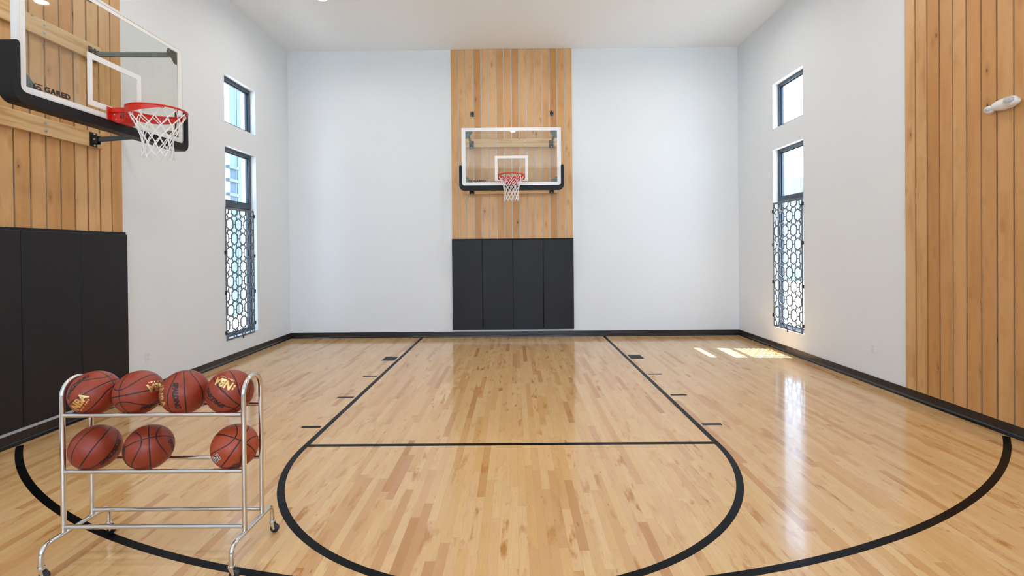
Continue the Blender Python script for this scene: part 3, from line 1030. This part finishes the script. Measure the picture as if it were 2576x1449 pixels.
put_ball(-2.030, ZD, (1, .04, 0), (0, -.40, -.92), [('S', (-.93, -.33, .30), -122), ('S', (.90, -.32, .26), 148)],
         'middle basketball of the lower shelf with crossed seams facing the camera')
put_ball(-1.543, ZD, (.77, -.55, 0), (-.22, -.20, -.95), [('NDI', (-.78, -.42), 30), ('L', (-.08, -.86), 5)],
         'basketball alone at the right of the lower shelf, white-edged lettering', mesh=ball_me2)

# ------------------------------------------------------------------ outlets
def outlet(place, label):
    p0 = place(0, 0)
    e = empty('wall_outlet', p0[0], label=label, cat='outlet')
    f = p0[1]
    pl = MB(); pl.box(f(-.036, 0, -.058), f(.036, .006, .058)); pl.build('cover_plate', M['plastic'], e, bevel=.002)
    for zz in (-.026, .026):
        s_ = MB(); s_.box(f(-.017, .005, zz - .014), f(.017, .0085, zz + .014)); so = s_.build('socket', M['plastic'], e, bevel=.002)
        q = MB(); q.box(f(-.008, .008, zz - .006), f(-.006, .009, zz + .006)); q.box(f(.006, .008, zz - .006), f(.008, .009, zz + .006)); q.build('slot', M['slot'], so)
outlet(lambda a, b: ((XL, -3.763, .446), lambda s_, d_, z_: (d_, s_, z_)), 'small white outlet plate low on the left wall beside the dark pads')
outlet(lambda a, b: ((XR, -3.609, .459), lambda s_, d_, z_: (-d_, s_, z_)), 'small white outlet plate low on the right wall beside the board panel')

# ------------------------------------------------------------------ emergency light
em = empty('emergency_light', (XR - .0205, -5.275, 2.972), label='white oval twin-head emergency light on the right wall boards', cat='emergency light')
bd = MB()
bd.sphere((-.030, -.010, 0), (.050, .128, .052), 40, 20)
bd.box((-.012, -.05, -.03), (0, .05, .03))
bd.build('housing', M['plastic'], em, smooth=True)
hd = MB(); hd.sphere((-.045, .118, -.018), (.045, .034, .036), 28, 16)
hdo = hd.build('lamp_head', M['plastic'], em, smooth=True)
l_ = MB(); l_.sphere((-.060, .112, -.018), (.034, .026, .024), 24, 12); l_.build('lens', M['lens'], hdo, smooth=True)
hd = MB(); hd.sphere((-.048, -.074, .004), (.044, .064, .046), 32, 18)
hdo = hd.build('lamp_head', M['plastic'], em, smooth=True)
l_ = MB(); l_.sphere((-.072, -.082, .010), (.026, .046, .034), 28, 14); l_.build('lens', M['lens'], hdo, smooth=True)

# ------------------------------------------------------------------ recessed ceiling lamps
rows = [-2.0, -4.97, -7.95]
colsx = [-2.95, 0.02, 2.95]
names_r = ['row nearest the far wall', 'middle row', 'row nearest the camera']
names_c = ['left', 'middle', 'right']
for ri_, yy in enumerate(rows):
    for ci_, xx in enumerate(colsx):
        e = empty('ceiling_light', (xx, yy, HC), label='round recessed ceiling light, %s of the %s' % (names_c[ci_], names_r[ri_]), cat='ceiling light', group='recessed ceiling lights')
        t_ = MB()
        pr = []
        n = 40
        for k in range(n + 1):
            a = 2 * math.pi * k / n
            pr.append(((.078 * math.cos(a), .078 * math.sin(a), -.006), (.100 * math.cos(a), .100 * math.sin(a), -.006)))
        t_.strip(pr, (0, 0, .005))
        t_.build('trim_ring', M['plastic'], e)
        d_ = MB(); d_.tube([(0, 0, -.002), (0, 0, -.005)], .078, 32); d_.build('diffuser', M['lamp'], e)
        ld = bpy.data.lights.new('lamp_light', 'AREA'); ld.shape = 'DISK'; ld.size = .15
        ld.energy = LAMP_W; ld.color = (1.0, .96, .91); ld.spread = math.radians(165)
        lo = bpy.data.objects.new('lamp_light', ld); COL.objects.link(lo); lo.parent = e; lo.location = (0, 0, -.012)

# ------------------------------------------------------------------ outdoors
g = MB(); g.box((-40, -40, -.5), (XL - WT - .01, 40, -.25)); g.box((XR + WT + .01, -40, -.5), (40, 40, -.25)); g.box((XL - WT - .01, -40, -.5), (XR + WT + .01, YF - WT - .01, -.25))
o = g.build('ground', M['ground']); o['kind'] = 'structure'
# pale building across the yard, seen through the left windows
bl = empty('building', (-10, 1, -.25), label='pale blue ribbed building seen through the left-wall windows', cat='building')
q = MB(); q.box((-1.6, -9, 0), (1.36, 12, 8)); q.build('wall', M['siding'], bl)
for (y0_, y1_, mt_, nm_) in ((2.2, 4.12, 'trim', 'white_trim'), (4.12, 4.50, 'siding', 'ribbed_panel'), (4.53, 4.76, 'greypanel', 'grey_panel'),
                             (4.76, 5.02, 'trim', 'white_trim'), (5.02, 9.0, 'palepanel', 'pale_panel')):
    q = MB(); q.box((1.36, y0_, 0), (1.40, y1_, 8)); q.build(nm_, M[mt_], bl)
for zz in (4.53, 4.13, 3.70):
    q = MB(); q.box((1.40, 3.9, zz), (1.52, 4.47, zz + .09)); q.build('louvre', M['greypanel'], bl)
b2 = empty('building', (17, 20, -.25), label='faint pale house seen through the right-wall windows', cat='building')
q = MB(); q.box((-10, 0, 0), (12, 6, 6.3)); q.build('wall', M['stucco'], b2)
q = MB(); q.box((-10.3, -.4, 6.3), (12.3, 6.3, 6.55)); q.build('roof_edge', M['alu'], b2)
for xx in (-2.6, .6, 3.8):
    q = MB(); q.box((xx, -.05, 4.0), (xx + 1.5, .05, 5.6)); q.build('window', M['siding'], b2)
